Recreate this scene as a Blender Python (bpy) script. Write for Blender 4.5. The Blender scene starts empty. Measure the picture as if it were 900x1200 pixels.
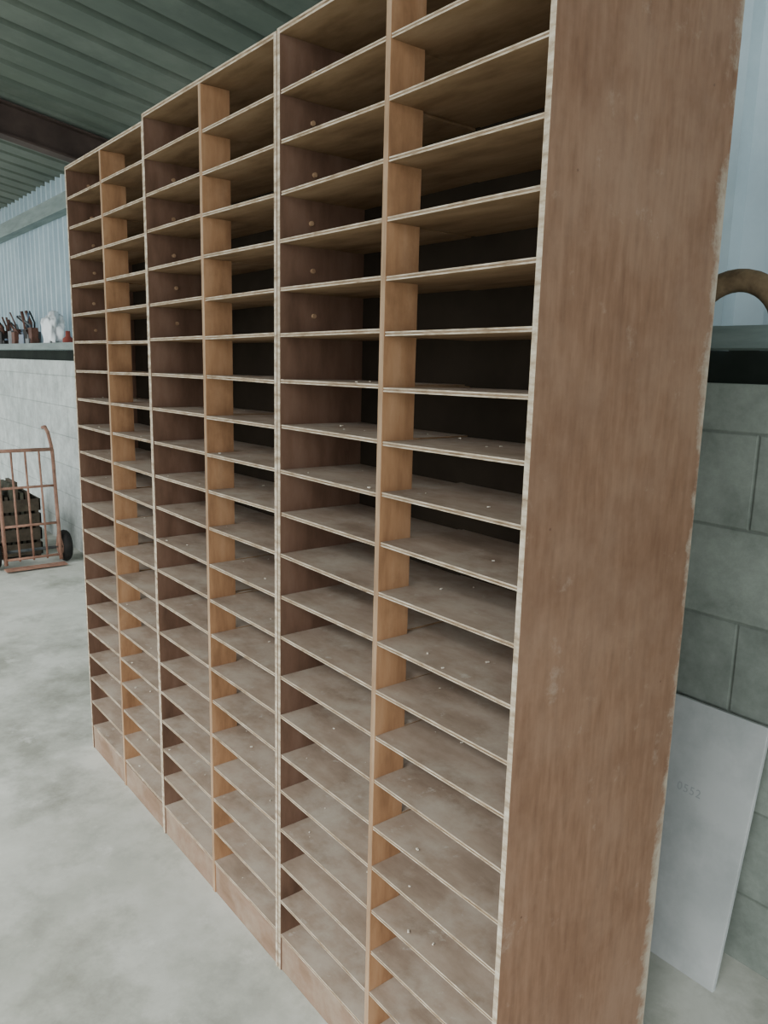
import bpy, bmesh, math, random
from mathutils import Vector, Matrix, noise
random.seed(7)
S = bpy.context.scene

def lin(c):
    return tuple(((v/255)/12.92 if v/255 <= .04045 else ((v/255+.055)/1.055)**2.4) for v in c) + (1,)

# ---------------------------------------------------------------- materials
def mat(name, cols, scale=(5,5,5), detail=6, rough=.8, bump=.1, blotch=None, metallic=0, bdist=.002, pos=None, bl_scale=1.3, bl_rng=(.45,.7), spec=.2, transl=0, wear=None, stain=None, scuff=None):
    m = bpy.data.materials.new(name); m.use_nodes = True
    nt = m.node_tree; n = nt.nodes; l = nt.links
    b = n['Principled BSDF']; b.inputs['Roughness'].default_value = rough
    b.inputs['Metallic'].default_value = metallic
    b.inputs['Specular IOR Level'].default_value = spec
    tc = n.new('ShaderNodeTexCoord'); mp = n.new('ShaderNodeMapping')
    mp.inputs['Scale'].default_value = scale
    l.new(tc.outputs['Object'], mp.inputs['Vector'])
    no = n.new('ShaderNodeTexNoise'); no.inputs['Scale'].default_value = 1; no.inputs['Detail'].default_value = detail
    no.inputs['Roughness'].default_value = .62
    l.new(mp.outputs[0], no.inputs['Vector'])
    r = n.new('ShaderNodeValToRGB'); l.new(no.outputs['Fac'], r.inputs[0])
    k = len(cols)
    ps = pos or [.3+.4*i/(k-1) for i in range(k)]
    r.color_ramp.elements[0].position = ps[0]; r.color_ramp.elements[0].color = lin(cols[0])
    r.color_ramp.elements[1].position = ps[-1]; r.color_ramp.elements[1].color = lin(cols[-1])
    for i in range(1, k-1):
        e = r.color_ramp.elements.new(ps[i]); e.color = lin(cols[i])
    out = r.outputs[0]
    def mixin(fac, col):
        nonlocal out
        mx = n.new('ShaderNodeMix'); mx.data_type = 'RGBA'
        l.new(fac, mx.inputs[0]); l.new(out, mx.inputs[6]); mx.inputs[7].default_value = lin(col)
        out = mx.outputs[2]
    def nmask(scale, lo, hi, amt=1, off=0):
        n2 = n.new('ShaderNodeTexNoise'); n2.inputs['Scale'].default_value = scale; n2.inputs['Detail'].default_value = 8
        n2.inputs['Roughness'].default_value = .7
        mo = n.new('ShaderNodeMapping'); mo.inputs['Location'].default_value=(off,off*1.7,off*.6)
        l.new(tc.outputs['Object'], mo.inputs[0]); l.new(mo.outputs[0], n2.inputs['Vector'])
        mr = n.new('ShaderNodeMapRange'); mr.inputs[1].default_value = lo; mr.inputs[2].default_value = hi; mr.inputs[4].default_value=amt
        l.new(n2.outputs['Fac'], mr.inputs[0]); return mr.outputs[0]
    if blotch: mixin(nmask(bl_scale, *bl_rng), blotch)
    if stain:  mixin(nmask(stain[1], stain[2], stain[3], stain[4], 5.3), stain[0])
    if scuff:  mixin(nmask(scuff[1], scuff[2], scuff[3], scuff[4], 11.1), scuff[0])
    if wear:   # flaked / worn veneer along the rear arris
        sp = n.new('ShaderNodeSeparateXYZ'); l.new(tc.outputs['Object'], sp.inputs[0])
        g = n.new('ShaderNodeMapRange'); g.inputs[1].default_value=.44; g.inputs[2].default_value=.51; g.inputs[4].default_value=.36
        l.new(sp.outputs[1], g.inputs[0])
        n3 = n.new('ShaderNodeTexNoise'); n3.inputs['Scale'].default_value=9; n3.inputs['Detail'].default_value=9; n3.inputs['Roughness'].default_value=.7
        l.new(tc.outputs['Object'], n3.inputs['Vector'])
        a = n.new('ShaderNodeMath'); a.operation='ADD'; l.new(g.outputs[0],a.inputs[0]); l.new(n3.outputs['Fac'],a.inputs[1])
        t = n.new('ShaderNodeMapRange'); t.inputs[1].default_value=.72; t.inputs[2].default_value=.88; t.inputs[4].default_value=.85
        l.new(a.outputs[0], t.inputs[0])
        mixin(t.outputs[0], wear)
    l.new(out, b.inputs['Base Color'])
    if bump:
        bp = n.new('ShaderNodeBump'); bp.inputs['Strength'].default_value = bump; bp.inputs['Distance'].default_value = bdist
        l.new(no.outputs['Fac'], bp.inputs['Height']); l.new(bp.outputs[0], b.inputs['Normal'])
    if transl:
        tr = n.new('ShaderNodeBsdfTranslucent'); l.new(out, tr.inputs[0])
        ms = n.new('ShaderNodeMixShader'); ms.inputs[0].default_value = transl
        l.new(b.outputs[0], ms.inputs[1]); l.new(tr.outputs[0], ms.inputs[2])
        l.new(ms.outputs[0], n['Material Output'].inputs[0])
    return m

M_side  = mat('ply_outer_side', [(116,87,68),(130,99,78),(141,110,89)], (70,60,9), 9, .75, .2, (148,121,102), bl_scale=3.0, bl_rng=(.42,.8), wear=(176,168,152),
              stain=((102,72,54),2.0,.48,.72,.6), scuff=((168,150,134),13,.61,.74,.55), spec=.25)
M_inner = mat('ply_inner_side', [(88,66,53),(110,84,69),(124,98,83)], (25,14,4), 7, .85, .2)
M_dust  = mat('ply_dusty_top', [(138,121,105),(160,143,127),(178,163,147)], (6,14,10), 8, .95, .15, (182,172,158), bl_scale=6, scuff=((196,190,178),22,.62,.72,.7))
M_under = mat('ply_underside', [(112,88,64),(136,110,82),(152,126,98)], (5,18,10), 7, .9, .15)
M_edge  = mat('ply_edge_light', [(122,104,84),(174,158,136),(206,196,178)], (22,14,60), 7, .9, .3, pos=[.30,.46,.64])
M_edged = mat('ply_edge_core', [(100,80,60),(138,118,96),(164,146,124)], (20,14,40), 6, .9, .3)
M_bat   = mat('pine_batten', [(138,102,74),(168,128,94),(182,144,110)], (30,20,4), 7, .85, .2, stain=((122,90,66),6,.5,.7,.5))
M_bate  = mat('pine_batten_edge', [(130,104,80),(158,132,106),(180,156,130)], (30,14,4), 7, .9, .2)
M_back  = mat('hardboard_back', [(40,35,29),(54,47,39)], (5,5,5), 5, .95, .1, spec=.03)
M_plinth= mat('plinth_board', [(124,100,81),(148,124,106)], (6,20,20), 7, .9, .2, (158,142,126), bl_scale=5)
M_chip  = mat('sawdust_chip', [(204,196,178),(226,220,206)], (40,40,40), 2, .9, 0)
M_hole  = mat('screw_plug', [(140,110,84),(176,146,114)], (40,40,40), 2, .6, 0)
M_floor = mat('concrete_floor', [(146,149,140),(176,179,170),(198,200,192)], (1.9,1.9,1.9), 12, .85, .25, (204,207,200), bdist=.004, bl_scale=1.1, bl_rng=(.42,.62),
              stain=((124,126,114),1.5,.5,.66,.7), scuff=((214,216,210),7,.6,.7,.5))
M_sheet = mat('fibreglass_sheet', [(152,170,177),(170,186,191)], (2,2,2), 5, .5, 0, (142,160,168), transl=.25)
M_roof  = mat('green_roof_sheet', [(76,85,77),(94,103,93)], (3,1,1), 6, .6, 0, (106,113,103), transl=.03)
M_steel = mat('rusty_brown_steel', [(60,49,45),(84,70,64)], (6,6,6), 6, .7, .2)
M_girt  = mat('grey_green_steel', [(98,112,110),(128,142,138)], (3,20,20), 6, .6, .1)
M_dark  = mat('ledge_gap_shade', [(38,44,40),(52,58,52)], (5,5,5), 4, .9, .1)  # shade of the gap under the ledge, put into a dark colour
M_truck = mat('faded_orange_paint', [(146,108,92),(174,136,118)], (12,12,12), 6, .8, .1, (120,92,80), bl_scale=14)
M_rub   = mat('tyre_rubber', [(30,30,30),(46,44,42)], (12,12,12), 4, .8, .1)
M_white = mat('white_melamine', [(176,182,182),(194,198,198)], (3,3,3), 5, .6, 0, (164,170,170), bl_scale=4)
M_ink   = mat('faded_stencil_ink', [(150,156,160),(162,168,170)], (9,9,9), 3, .7, 0)
M_bag   = mat('plastic_film', [(206,212,216),(230,234,236)], (9,9,9), 4, .35, .1)
M_sack  = mat('mossy_sack', [(58,60,52),(88,88,76),(112,106,92)], (9,9,9), 8, .95, .4, bdist=.01)
M_crate = mat('grimy_crate_wood', [(62,56,48),(94,86,74)], (4,14,14), 7, .9, .3)
M_junkA = mat('scrap_rust', [(70,50,44),(120,86,74)], (12,12,12), 5, .8, .2)
M_junkB = mat('scrap_grey', [(64,70,74),(120,126,128)], (12,12,12), 5, .6, .1)
M_junkC = mat('scrap_blue_plastic', [(80,98,118),(102,118,136)], (12,12,12), 3, .5, 0)
M_red   = mat('red_plastic', [(130,60,52),(150,78,68)], (12,12,12), 3, .6, 0)
M_arch  = mat('bent_wood', [(112,94,72),(150,130,102)], (18,18,18), 7, .85, .2, (92,76,60), bl_scale=14)

def block_mat(name, c1, c2, mo):
    m = bpy.data.materials.new(name); m.use_nodes = True
    nt = m.node_tree; n = nt.nodes; l = nt.links; b = n['Principled BSDF']
    b.inputs['Roughness'].default_value = .9; b.inputs['Specular IOR Level'].default_value=.2
    tc = n.new('ShaderNodeTexCoord'); sp = n.new('ShaderNodeSeparateXYZ'); cb = n.new('ShaderNodeCombineXYZ')
    l.new(tc.outputs['Object'], sp.inputs[0])
    ax = n.new('ShaderNodeMath'); ax.operation='ADD'; ax.inputs[1].default_value=.14
    l.new(sp.outputs[0], ax.inputs[0]); l.new(ax.outputs[0], cb.inputs[0])
    ad = n.new('ShaderNodeMath'); ad.operation='ADD'; ad.inputs[1].default_value = .05
    l.new(sp.outputs[2], ad.inputs[0]); l.new(ad.outputs[0], cb.inputs[1])
    br = n.new('ShaderNodeTexBrick'); l.new(cb.outputs[0], br.inputs['Vector'])
    br.inputs['Scale'].default_value = 1; br.inputs['Brick Width'].default_value = .5; br.inputs['Row Height'].default_value = .25
    br.inputs['Mortar Size'].default_value = .006; br.inputs['Mortar Smooth'].default_value = .8
    br.inputs['Color1'].default_value = lin(c1); br.inputs['Color2'].default_value = lin(c2)
    br.inputs['Mortar'].default_value = lin(mo)
    no = n.new('ShaderNodeTexNoise'); no.inputs['Scale'].default_value = 7; no.inputs['Detail'].default_value = 10; no.inputs['Roughness'].default_value=.75
    l.new(tc.outputs['Object'], no.inputs['Vector'])
    r = n.new('ShaderNodeValToRGB'); l.new(no.outputs['Fac'], r.inputs[0])
    r.color_ramp.elements[0].position=.3; r.color_ramp.elements[0].color=(.55,.57,.55,1)
    r.color_ramp.elements[1].position=.68; r.color_ramp.elements[1].color=(1.15,1.15,1.13,1)
    mx = n.new('ShaderNodeMix'); mx.data_type='RGBA'; mx.blend_type='MULTIPLY'; mx.inputs[0].default_value=.85
    l.new(br.outputs['Color'], mx.inputs[6]); l.new(r.outputs[0], mx.inputs[7]); l.new(mx.outputs[2], b.inputs['Base Color'])
    hi = n.new('ShaderNodeMath'); hi.operation='MULTIPLY_ADD'; hi.inputs[1].default_value=-1.0
    l.new(br.outputs['Fac'], hi.inputs[0]); l.new(no.outputs['Fac'], hi.inputs[2])
    bp = n.new('ShaderNodeBump'); bp.inputs['Strength'].default_value=.5; bp.inputs['Distance'].default_value=.006
    l.new(hi.outputs[0], bp.inputs['Height']); l.new(bp.outputs[0], b.inputs['Normal'])
    return m
M_block = block_mat('concrete_blocks',(134,142,136),(150,158,151),(126,134,127))
M_blocklit = block_mat('daylit_blocks',(196,202,201),(208,213,212),(176,183,182))  # same blocks, daylight from the open left end painted in as lighter colour

# ---------------------------------------------------------------- mesh helpers
class MB:
    def __init__(s): s.bm = bmesh.new(); s.mats = []
    def mi(s, m):
        if m not in s.mats: s.mats.append(m)
        return s.mats.index(m)
    def box(s, lo, hi, m, front=None, top=None, bottom=None, right=None, left=None, M=None, tilt=0):
        x0,y0,z0 = lo; x1,y1,z1 = hi
        c = [(x0,y0,z0),(x1,y0,z0),(x1,y1,z0),(x0,y1,z0),(x0,y0,z1),(x1,y0,z1),(x1,y1,z1),(x0,y1,z1)]
        vs = []
        for i,p in enumerate(c):
            p = Vector(p)
            if tilt: p.z += tilt*(1 if i in (1,2,5,6) else -1)
            if M: p = M @ p
            vs.append(s.bm.verts.new(p))
        for idx,mm in (((0,1,5,4),front),((2,3,7,6),None),((0,3,2,1),bottom),((4,5,6,7),top),((1,2,6,5),right),((3,0,4,7),left)):
            f = s.bm.faces.new([vs[i] for i in idx]); f.material_index = s.mi(mm or m)
    def tube(s, pts, r, m, seg=10, closed=False):
        pts = [Vector(p) for p in pts]; rings=[]; N=len(pts)
        for i,p in enumerate(pts):
            a = pts[(i-1)%N] if (i>0 or closed) else p
            b = pts[(i+1)%N] if (i<N-1 or closed) else p
            t = (b-a).normalized()
            ref = Vector((0,0,1)) if abs(t.z)<.9 else Vector((1,0,0))
            if closed: ref = Vector((0,1,0))
            u = t.cross(ref).normalized(); v = t.cross(u)
            rr = r[i] if isinstance(r,(list,tuple)) else r
            rings.append([s.bm.verts.new(p+u*rr*math.cos(2*math.pi*k/seg)+v*rr*math.sin(2*math.pi*k/seg)) for k in range(seg)])
        mi = s.mi(m)
        for i in range(N if closed else N-1):
            A=rings[i];B=rings[(i+1)%N]
            for k in range(seg):
                f=s.bm.faces.new((A[k],A[(k+1)%seg],B[(k+1)%seg],B[k])); f.material_index=mi; f.smooth=True
        if not closed:
            for R in (rings[0],rings[-1]):
                f=s.bm.faces.new(R); f.material_index=mi
    def obj(s, name, bevel=0):
        bmesh.ops.recalc_face_normals(s.bm, faces=s.bm.faces)
        me = bpy.data.meshes.new(name); s.bm.to_mesh(me); s.bm.free()
        for m in s.mats: me.materials.append(m)
        o = bpy.data.objects.new(name, me); S.collection.objects.link(o)
        if bevel:
            bv=o.modifiers.new('bevel','BEVEL'); bv.width=bevel; bv.segments=2; bv.limit_method='ANGLE'
        return o

# ---------------------------------------------------------------- pigeonhole cabinets
P = .1037; DEP = .505; SD = .235
def cabinet(x0, x1, H, yoff, zoff, seed):
    rnd = random.Random(seed)
    b = MB(); T=.0115
    y0=yoff; y1=yoff+DEP; ys=yoff+SD
    b.box((x0,y0,0),(x0+T,y1,H), M_inner, front=M_edge, left=M_side)
    b.box((x1-T,y0,0),(x1,y1,H), M_inner, front=M_edge, right=M_side)
    xa,xb = x0+T, x1-T
    def ply(xa,xb,z,t,ya,yb,tilt=0,top=M_dust):
        h=t/3
        b.box((xa,ya,z-t),(xb,yb,z-t+h), M_under, front=M_edge, tilt=tilt)
        b.box((xa,ya+.0006,z-t+h),(xb,yb-.001,z-t+2*h), M_under, front=M_edged, tilt=tilt)
        b.box((xa,ya,z-t+2*h),(xb,yb,z), M_under, front=M_edge, top=top, tilt=tilt)
    ply(xa,xb,H,.012,y0,y1)
    xc=(x0+x1)/2; t2=.0072
    b.box((xc-t2,y0+.0005,.0),(xc+t2,y0+.082,H-.0122), M_bat, front=M_bate)
    b.box((xc-t2,ys+.005,.0),(xc+t2,y1-.006,H-.0122), M_inner)
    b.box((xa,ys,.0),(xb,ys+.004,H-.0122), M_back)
    b.box((xa,y1-.005,.0),(xb,y1,H-.0122), M_inner)
    zt = 2.08+zoff
    zs = [zt+P] + [zt-P*i for i in range(0,20)]
    for z in zs:
        for (a,c,e) in ((xa,xc-t2,0),(xc+t2,xb,1)):
            dz=rnd.uniform(-.0028,.0028); tl=rnd.uniform(-.002,.002)
            ply(a,c,z+dz,.0086,y0+rnd.uniform(.0,.004),ys-.0005,tl)
            if z<1.6:
                for k in range(rnd.randint(0,4)):
                    px=rnd.uniform(a+.02,c-.02); py=rnd.uniform(y0+.01,y0+.2); s=rnd.uniform(.0012,.0038)
                    Mx=Matrix.Translation((px,py,z+dz+.001))@Matrix.Rotation(rnd.uniform(0,3),4,'Z')
                    b.box((-s,-s*.6,0),(s,s*.6,s*.7),M_chip,M=Mx)
        b.box((xc-t2,y0+.082,z-.0082),(xc+t2,ys-.0005,z-.0005), M_under, top=M_dust)
        if z>1.62:
            yy=y0+.085+rnd.uniform(-.006,.006); zz=z+.045+rnd.uniform(-.006,.006)
            b.tube([(x0+T-.002,yy,zz),(x0+T+.006,yy,zz)],.0055,M_hole)
    zb = zs[-1]-.0090
    for (a,c) in ((xa,xc-t2),(xc+t2,xb)):
        b.box((a,y0+.004,.0),(c,y0+.02,zb-.003), M_plinth)
    for z,yy in ((.2,.06),(.62,.05),(.98,.44),(1.34,.06),(1.62,.25),(1.9,.07),(2.1,.43)):
        b.tube([(x1-.001,y0+yy,z),(x1+.0005,y0+yy,z)],.0024,M_inner)
    return b.obj('pigeonhole_cabinet', .0006)
cabinet(-.774, 0, 2.303, 0, 0, 1)
cabinet(-1.539, -.777, 2.300, .0, -.001, 2)
cabinet(-2.287, -1.542, 2.283, .003, -.006, 3)

# ---------------------------------------------------------------- shell
WY=1.03
b=MB(); b.box((-16,-14,-.1),(10,WY+.2,0),M_floor); b.obj('floor')
b=MB()
b.box((-2.64,WY,0),(4,WY+.2,1.575),M_block)
b.box((-14,WY,0),(-2.64,WY+.2,1.575),M_blocklit)  # left stretch of the wall, in the painted daylit tone
b.box((-14,WY+.07,1.575),(4,WY+.2,1.665),M_dark)  # dark filler strip standing in for the shadowed opening above the blocks
mi=b.mi(M_sheet)
x=-14; prev=None; i=0
while x<4:
    y=WY+.055+[.018,.018,.018,-.012,-.012][i%5]
    a=b.bm.verts.new((x,y,1.66)); c=b.bm.verts.new((x,y,3.1))
    if prev:
        f=b.bm.faces.new((prev[0],a,c,prev[1])); f.material_index=mi
    prev=(a,c); x+=[.04,.04,.015,.03,.015][i%5]; i+=1
b.obj('wall_back')
b=MB()
b.box((-14,WY-.16,1.66),(4,WY+.03,1.668),M_girt)
b.box((-14,WY-.16,1.668),(4,WY-.152,1.712),M_girt)
b.obj('trim_1')
b=MB()
b.box((-14,WY-.06,2.70),(4,WY+.035,2.82),M_girt)
b.obj('trim_2')
SL=.174
def zr(y): return 3.03+SL*(WY-y)
b=MB(); mi=b.mi(M_roof)
x=-14; prev=None; i=0
while x<5:
    dz=[0,0,0,.028,.028,0][i%6]
    a=b.bm.verts.new((x,WY+.3,zr(WY+.3)+dz)); c=b.bm.verts.new((x,-3.2,zr(-3.2)+dz))
    if prev:
        f=b.bm.faces.new((prev[0],a,c,prev[1])); f.material_index=mi
    prev=(a,c); x+=[.07,.07,.02,.03,.02,.04][i%6]; i+=1
b.obj('ceiling')
for X in (-4.7,.6,-10):
    b=MB()
    Mx=Matrix(((1,0,0,X),(0,1,0,0),(0,-SL,1,zr(0)-.012),(0,0,0,1)))
    b.box((-.055,-3.1,-.012),(.055,WY+.02,0),M_steel,M=Mx)
    b.box((-.055,-3.1,-.20),(.055,WY+.02,-.188),M_steel,M=Mx)
    b.box((-.004,-3.1,-.188),(.004,WY+.02,-.012),M_steel,M=Mx)
    b.obj('roof_beam')

# ---------------------------------------------------------------- board leaning behind
ph=.72; yb=.865; yt=WY-.022
ang=math.asin((yt-yb)/ph)
Mx=Matrix.Translation((0,yb,0))@Matrix.Rotation(-ang,4,'X')
b=MB(); b.box((-.72,0,0),(-.018,.016,ph),M_white,M=Mx)
panel=b.obj('white_board',.002)
cu=bpy.data.curves.new('t','FONT'); cu.body='0552'; cu.size=.032; cu.extrude=.0003; cu.space_character=1.15
to=bpy.data.objects.new('t',cu); S.collection.objects.link(to)
bpy.context.view_layer.update()
me=bpy.data.meshes.new_from_object(to.evaluated_get(bpy.context.evaluated_depsgraph_get()))
bpy.data.objects.remove(to)
me.materials.clear(); me.materials.append(M_ink)
me.transform(Mx@Matrix.Translation((-.225,-.0005,.468))@Matrix.Rotation(math.pi/2,4,'X'))
to=bpy.data.objects.new('stencil_number',me); S.collection.objects.link(to); to.parent=panel

# ---------------------------------------------------------------- bent wood arch on the ledge
b=MB(); R=.120
pts=[(-.2-R,.96,1.668),(-.2-R,.96,1.70)]+[(-.2-R*math.cos(t),.96,1.705+R*math.sin(t)) for t in [math.pi*k/18 for k in range(19)]]+[(-.2+R,.96,1.70),(-.2+R,.96,1.668)]
b.tube(pts,.028,M_arch,14)
b.obj('bent_wood_hoop')

# ---------------------------------------------------------------- hand truck
b=MB(); TX=-5.4
def L(y,z,dx=0): return (TX-.10*z+dx, y, z)
ya,yb2=.36,.80
r=.014
for y in (ya+.02,yb2-.02):
    b.tube([L(y,.04),L(y,.5),L(y,.9)],r,M_truck)
b.tube([L(ya+.02,.9),L(yb2-.02,.9)],r,M_truck)
for z in (.08,.33,.62): b.tube([L(ya+.02,z),L(yb2-.02,z)],.010,M_truck)
for k in range(1,4):
    y=ya+.02+(yb2-ya-.04)*k/4
    b.tube([L(y,.06),L(y,.9)],.008,M_truck)
for y in (ya+.02,yb2-.02):
    b.tube([L(y,.86),L(y,.93,-.02),L(y,1.02,-.08),L(y,1.06,-.15),L(y,1.05,-.22)],r,M_truck)
b.box((TX-.0,ya,.012),(TX+.09,yb2,.02),M_truck)
b.tube([(TX-.1,ya-.05,.12),(TX-.1,yb2+.05,.12)],.012,M_junkB)
for y in (ya+.02,yb2-.02): b.tube([L(y,.3),(TX-.1,y,.12),L(y,.05)],.01,M_truck)
for y in (ya-.04,yb2+.04):
    c=(TX-.1,y,.125)
    b.tube([(c[0]+.09*math.cos(t),y,c[2]+.09*math.sin(t)) for t in [2*math.pi*k/28 for k in range(28)]],.036,M_rub,12,True)
    b.tube([(c[0],y-.02,c[2]),(c[0],y+.02,c[2])],.062,M_truck,20)
b.obj('hand_truck')

# slatted crate standing behind the truck
b=MB(); cx0,cx1,cy0,cy1=-6.15,-5.76,.28,.74
for zz in (.02,.14,.26,.38):
    b.box((cx1-.012,cy0,zz),(cx1,cy1,zz+.095),M_crate); b.box((cx0,cy0,zz),(cx0+.012,cy1,zz+.095),M_crate)
    b.box((cx0,cy0,zz),(cx1,cy0+.012,zz+.095),M_crate); b.box((cx0,cy1-.012,zz),(cx1,cy1,zz+.095),M_crate)
for xx in (cx0+.013,cx1-.04):
    for yy in (cy0+.013,cy1-.04): b.box((xx,yy,0),(xx+.027,yy+.027,.47),M_crate)
b.box((cx0+.013,cy0+.013,.02),(cx1-.013,cy1-.013,.035),M_crate)
for k in range(9):   # scrap timber & cloth in the crate
    y=cy0+.05+k*.039
    b.box((cx0+.05,y,.036),(cx1-.05,y+.024,.46+.16*abs(math.sin(k*2.3))),M_sack if k%2 else M_crate)
b.obj('slatted_crate')

def blob(name,c,s,m,seed,amp=.18,sub=4):
    bm=bmesh.new(); bmesh.ops.create_icosphere(bm,subdivisions=sub,radius=1)
    for v in bm.verts:
        d=noise.noise(v.co*1.6+Vector((seed,seed,0)))*amp+noise.noise(v.co*5+Vector((seed,0,0)))*amp*.45
        v.co*=1+d
        p=v.co
        q=Vector([math.copysign(abs(k)**.75,k) for k in p])
        v.co=Vector((c[0]+q.x*s[0],c[1]+q.y*s[1],c[2]+q.z*s[2]))
    zmin=c[2]-s[2]*.93
    for v in bm.verts: v.co.z=max(v.co.z,zmin)
    for f in bm.faces: f.smooth=True
    me=bpy.data.meshes.new(name); bm.to_mesh(me); bm.free(); me.materials.append(m)
    o=bpy.data.objects.new(name,me); S.collection.objects.link(o); return o
blob('garden_sack',(-6.6,.66,.22),(.2,.2,.236),M_sack,8)
blob('crumpled_plastic_bag',(-5.84,.93,1.80),(.19,.05,.14),M_bag,21,.6)

# junk on ledge
b=MB(); rn=random.Random(5)
for k in range(170):
    X=rn.uniform(-9.2,-6.42); m=rn.choice([M_junkA,M_junkB,M_junkB,M_junkC,M_junkA,M_rub])
    Y=rn.uniform(.9,.98); h=rn.uniform(.05,.13)*1.4
    if k%3==0:
        b.box((X,Y-.025,1.668),(X+rn.uniform(.06,.2),Y+.03,1.668+h),m)
    elif k%3==1:
        b.tube([(X,Y,1.675),(X+rn.uniform(-.1,.1),Y,1.675+h*1.2),(X+rn.uniform(-.2,.2),Y-.02,1.68+h*1.7)],rn.uniform(.006,.014),m,8)
    else:
        rr=rn.uniform(.03,.08)
        b.tube([(X+rr*math.cos(t),Y+.2*rr*math.sin(t),1.668+rr+.008+rr*math.sin(t)) for t in [2*math.pi*q/14 for q in range(14)]],.010,m,8,True)
b.obj('scrap_pile')
b=MB()
b.tube([(-5.45,.93,1.668),(-5.45,.93,1.74),(-5.45,.93,1.76),(-5.45,.93,1.80)],[.04,.04,.018,.016],M_red,16)
b.obj('red_bottle')

# ---------------------------------------------------------------- light
w=bpy.data.worlds.new('World'); S.world=w; w.use_nodes=True
bg=w.node_tree.nodes['Background']; bg.inputs[0].default_value=(.94,.99,1,1); bg.inputs[1].default_value=2.6
sun=bpy.data.lights.new('sun','SUN'); sun.energy=3.2; sun.angle=math.radians(22); sun.color=(1,.98,.94)
so=bpy.data.objects.new('sun',sun); S.collection.objects.link(so)
so.rotation_euler=Vector((-.32,.72,-.72)).to_track_quat('-Z','Y').to_euler()

# ---------------------------------------------------------------- camera
p=math.radians(10.7); yw=(-.7815,.624)
F=Vector((math.cos(p)*yw[0],math.cos(p)*yw[1],-math.sin(p))).normalized()
R0=F.cross(Vector((0,0,1))).normalized(); U0=R0.cross(F)
s=.0244; c=math.sqrt(1-s*s)
Rv=c*R0+s*U0; Uv=c*U0-s*R0
Mc=Matrix((Rv,Uv,-F)).transposed().to_4x4(); Mc.translation=Vector((.81,-.939,1.6))
cd=bpy.data.cameras.new('camera'); cd.sensor_fit='VERTICAL'; cd.sensor_height=36; cd.lens=909/1200*36; cd.clip_start=.02
co=bpy.data.objects.new('camera',cd); S.collection.objects.link(co); co.matrix_world=Mc
S.camera=co
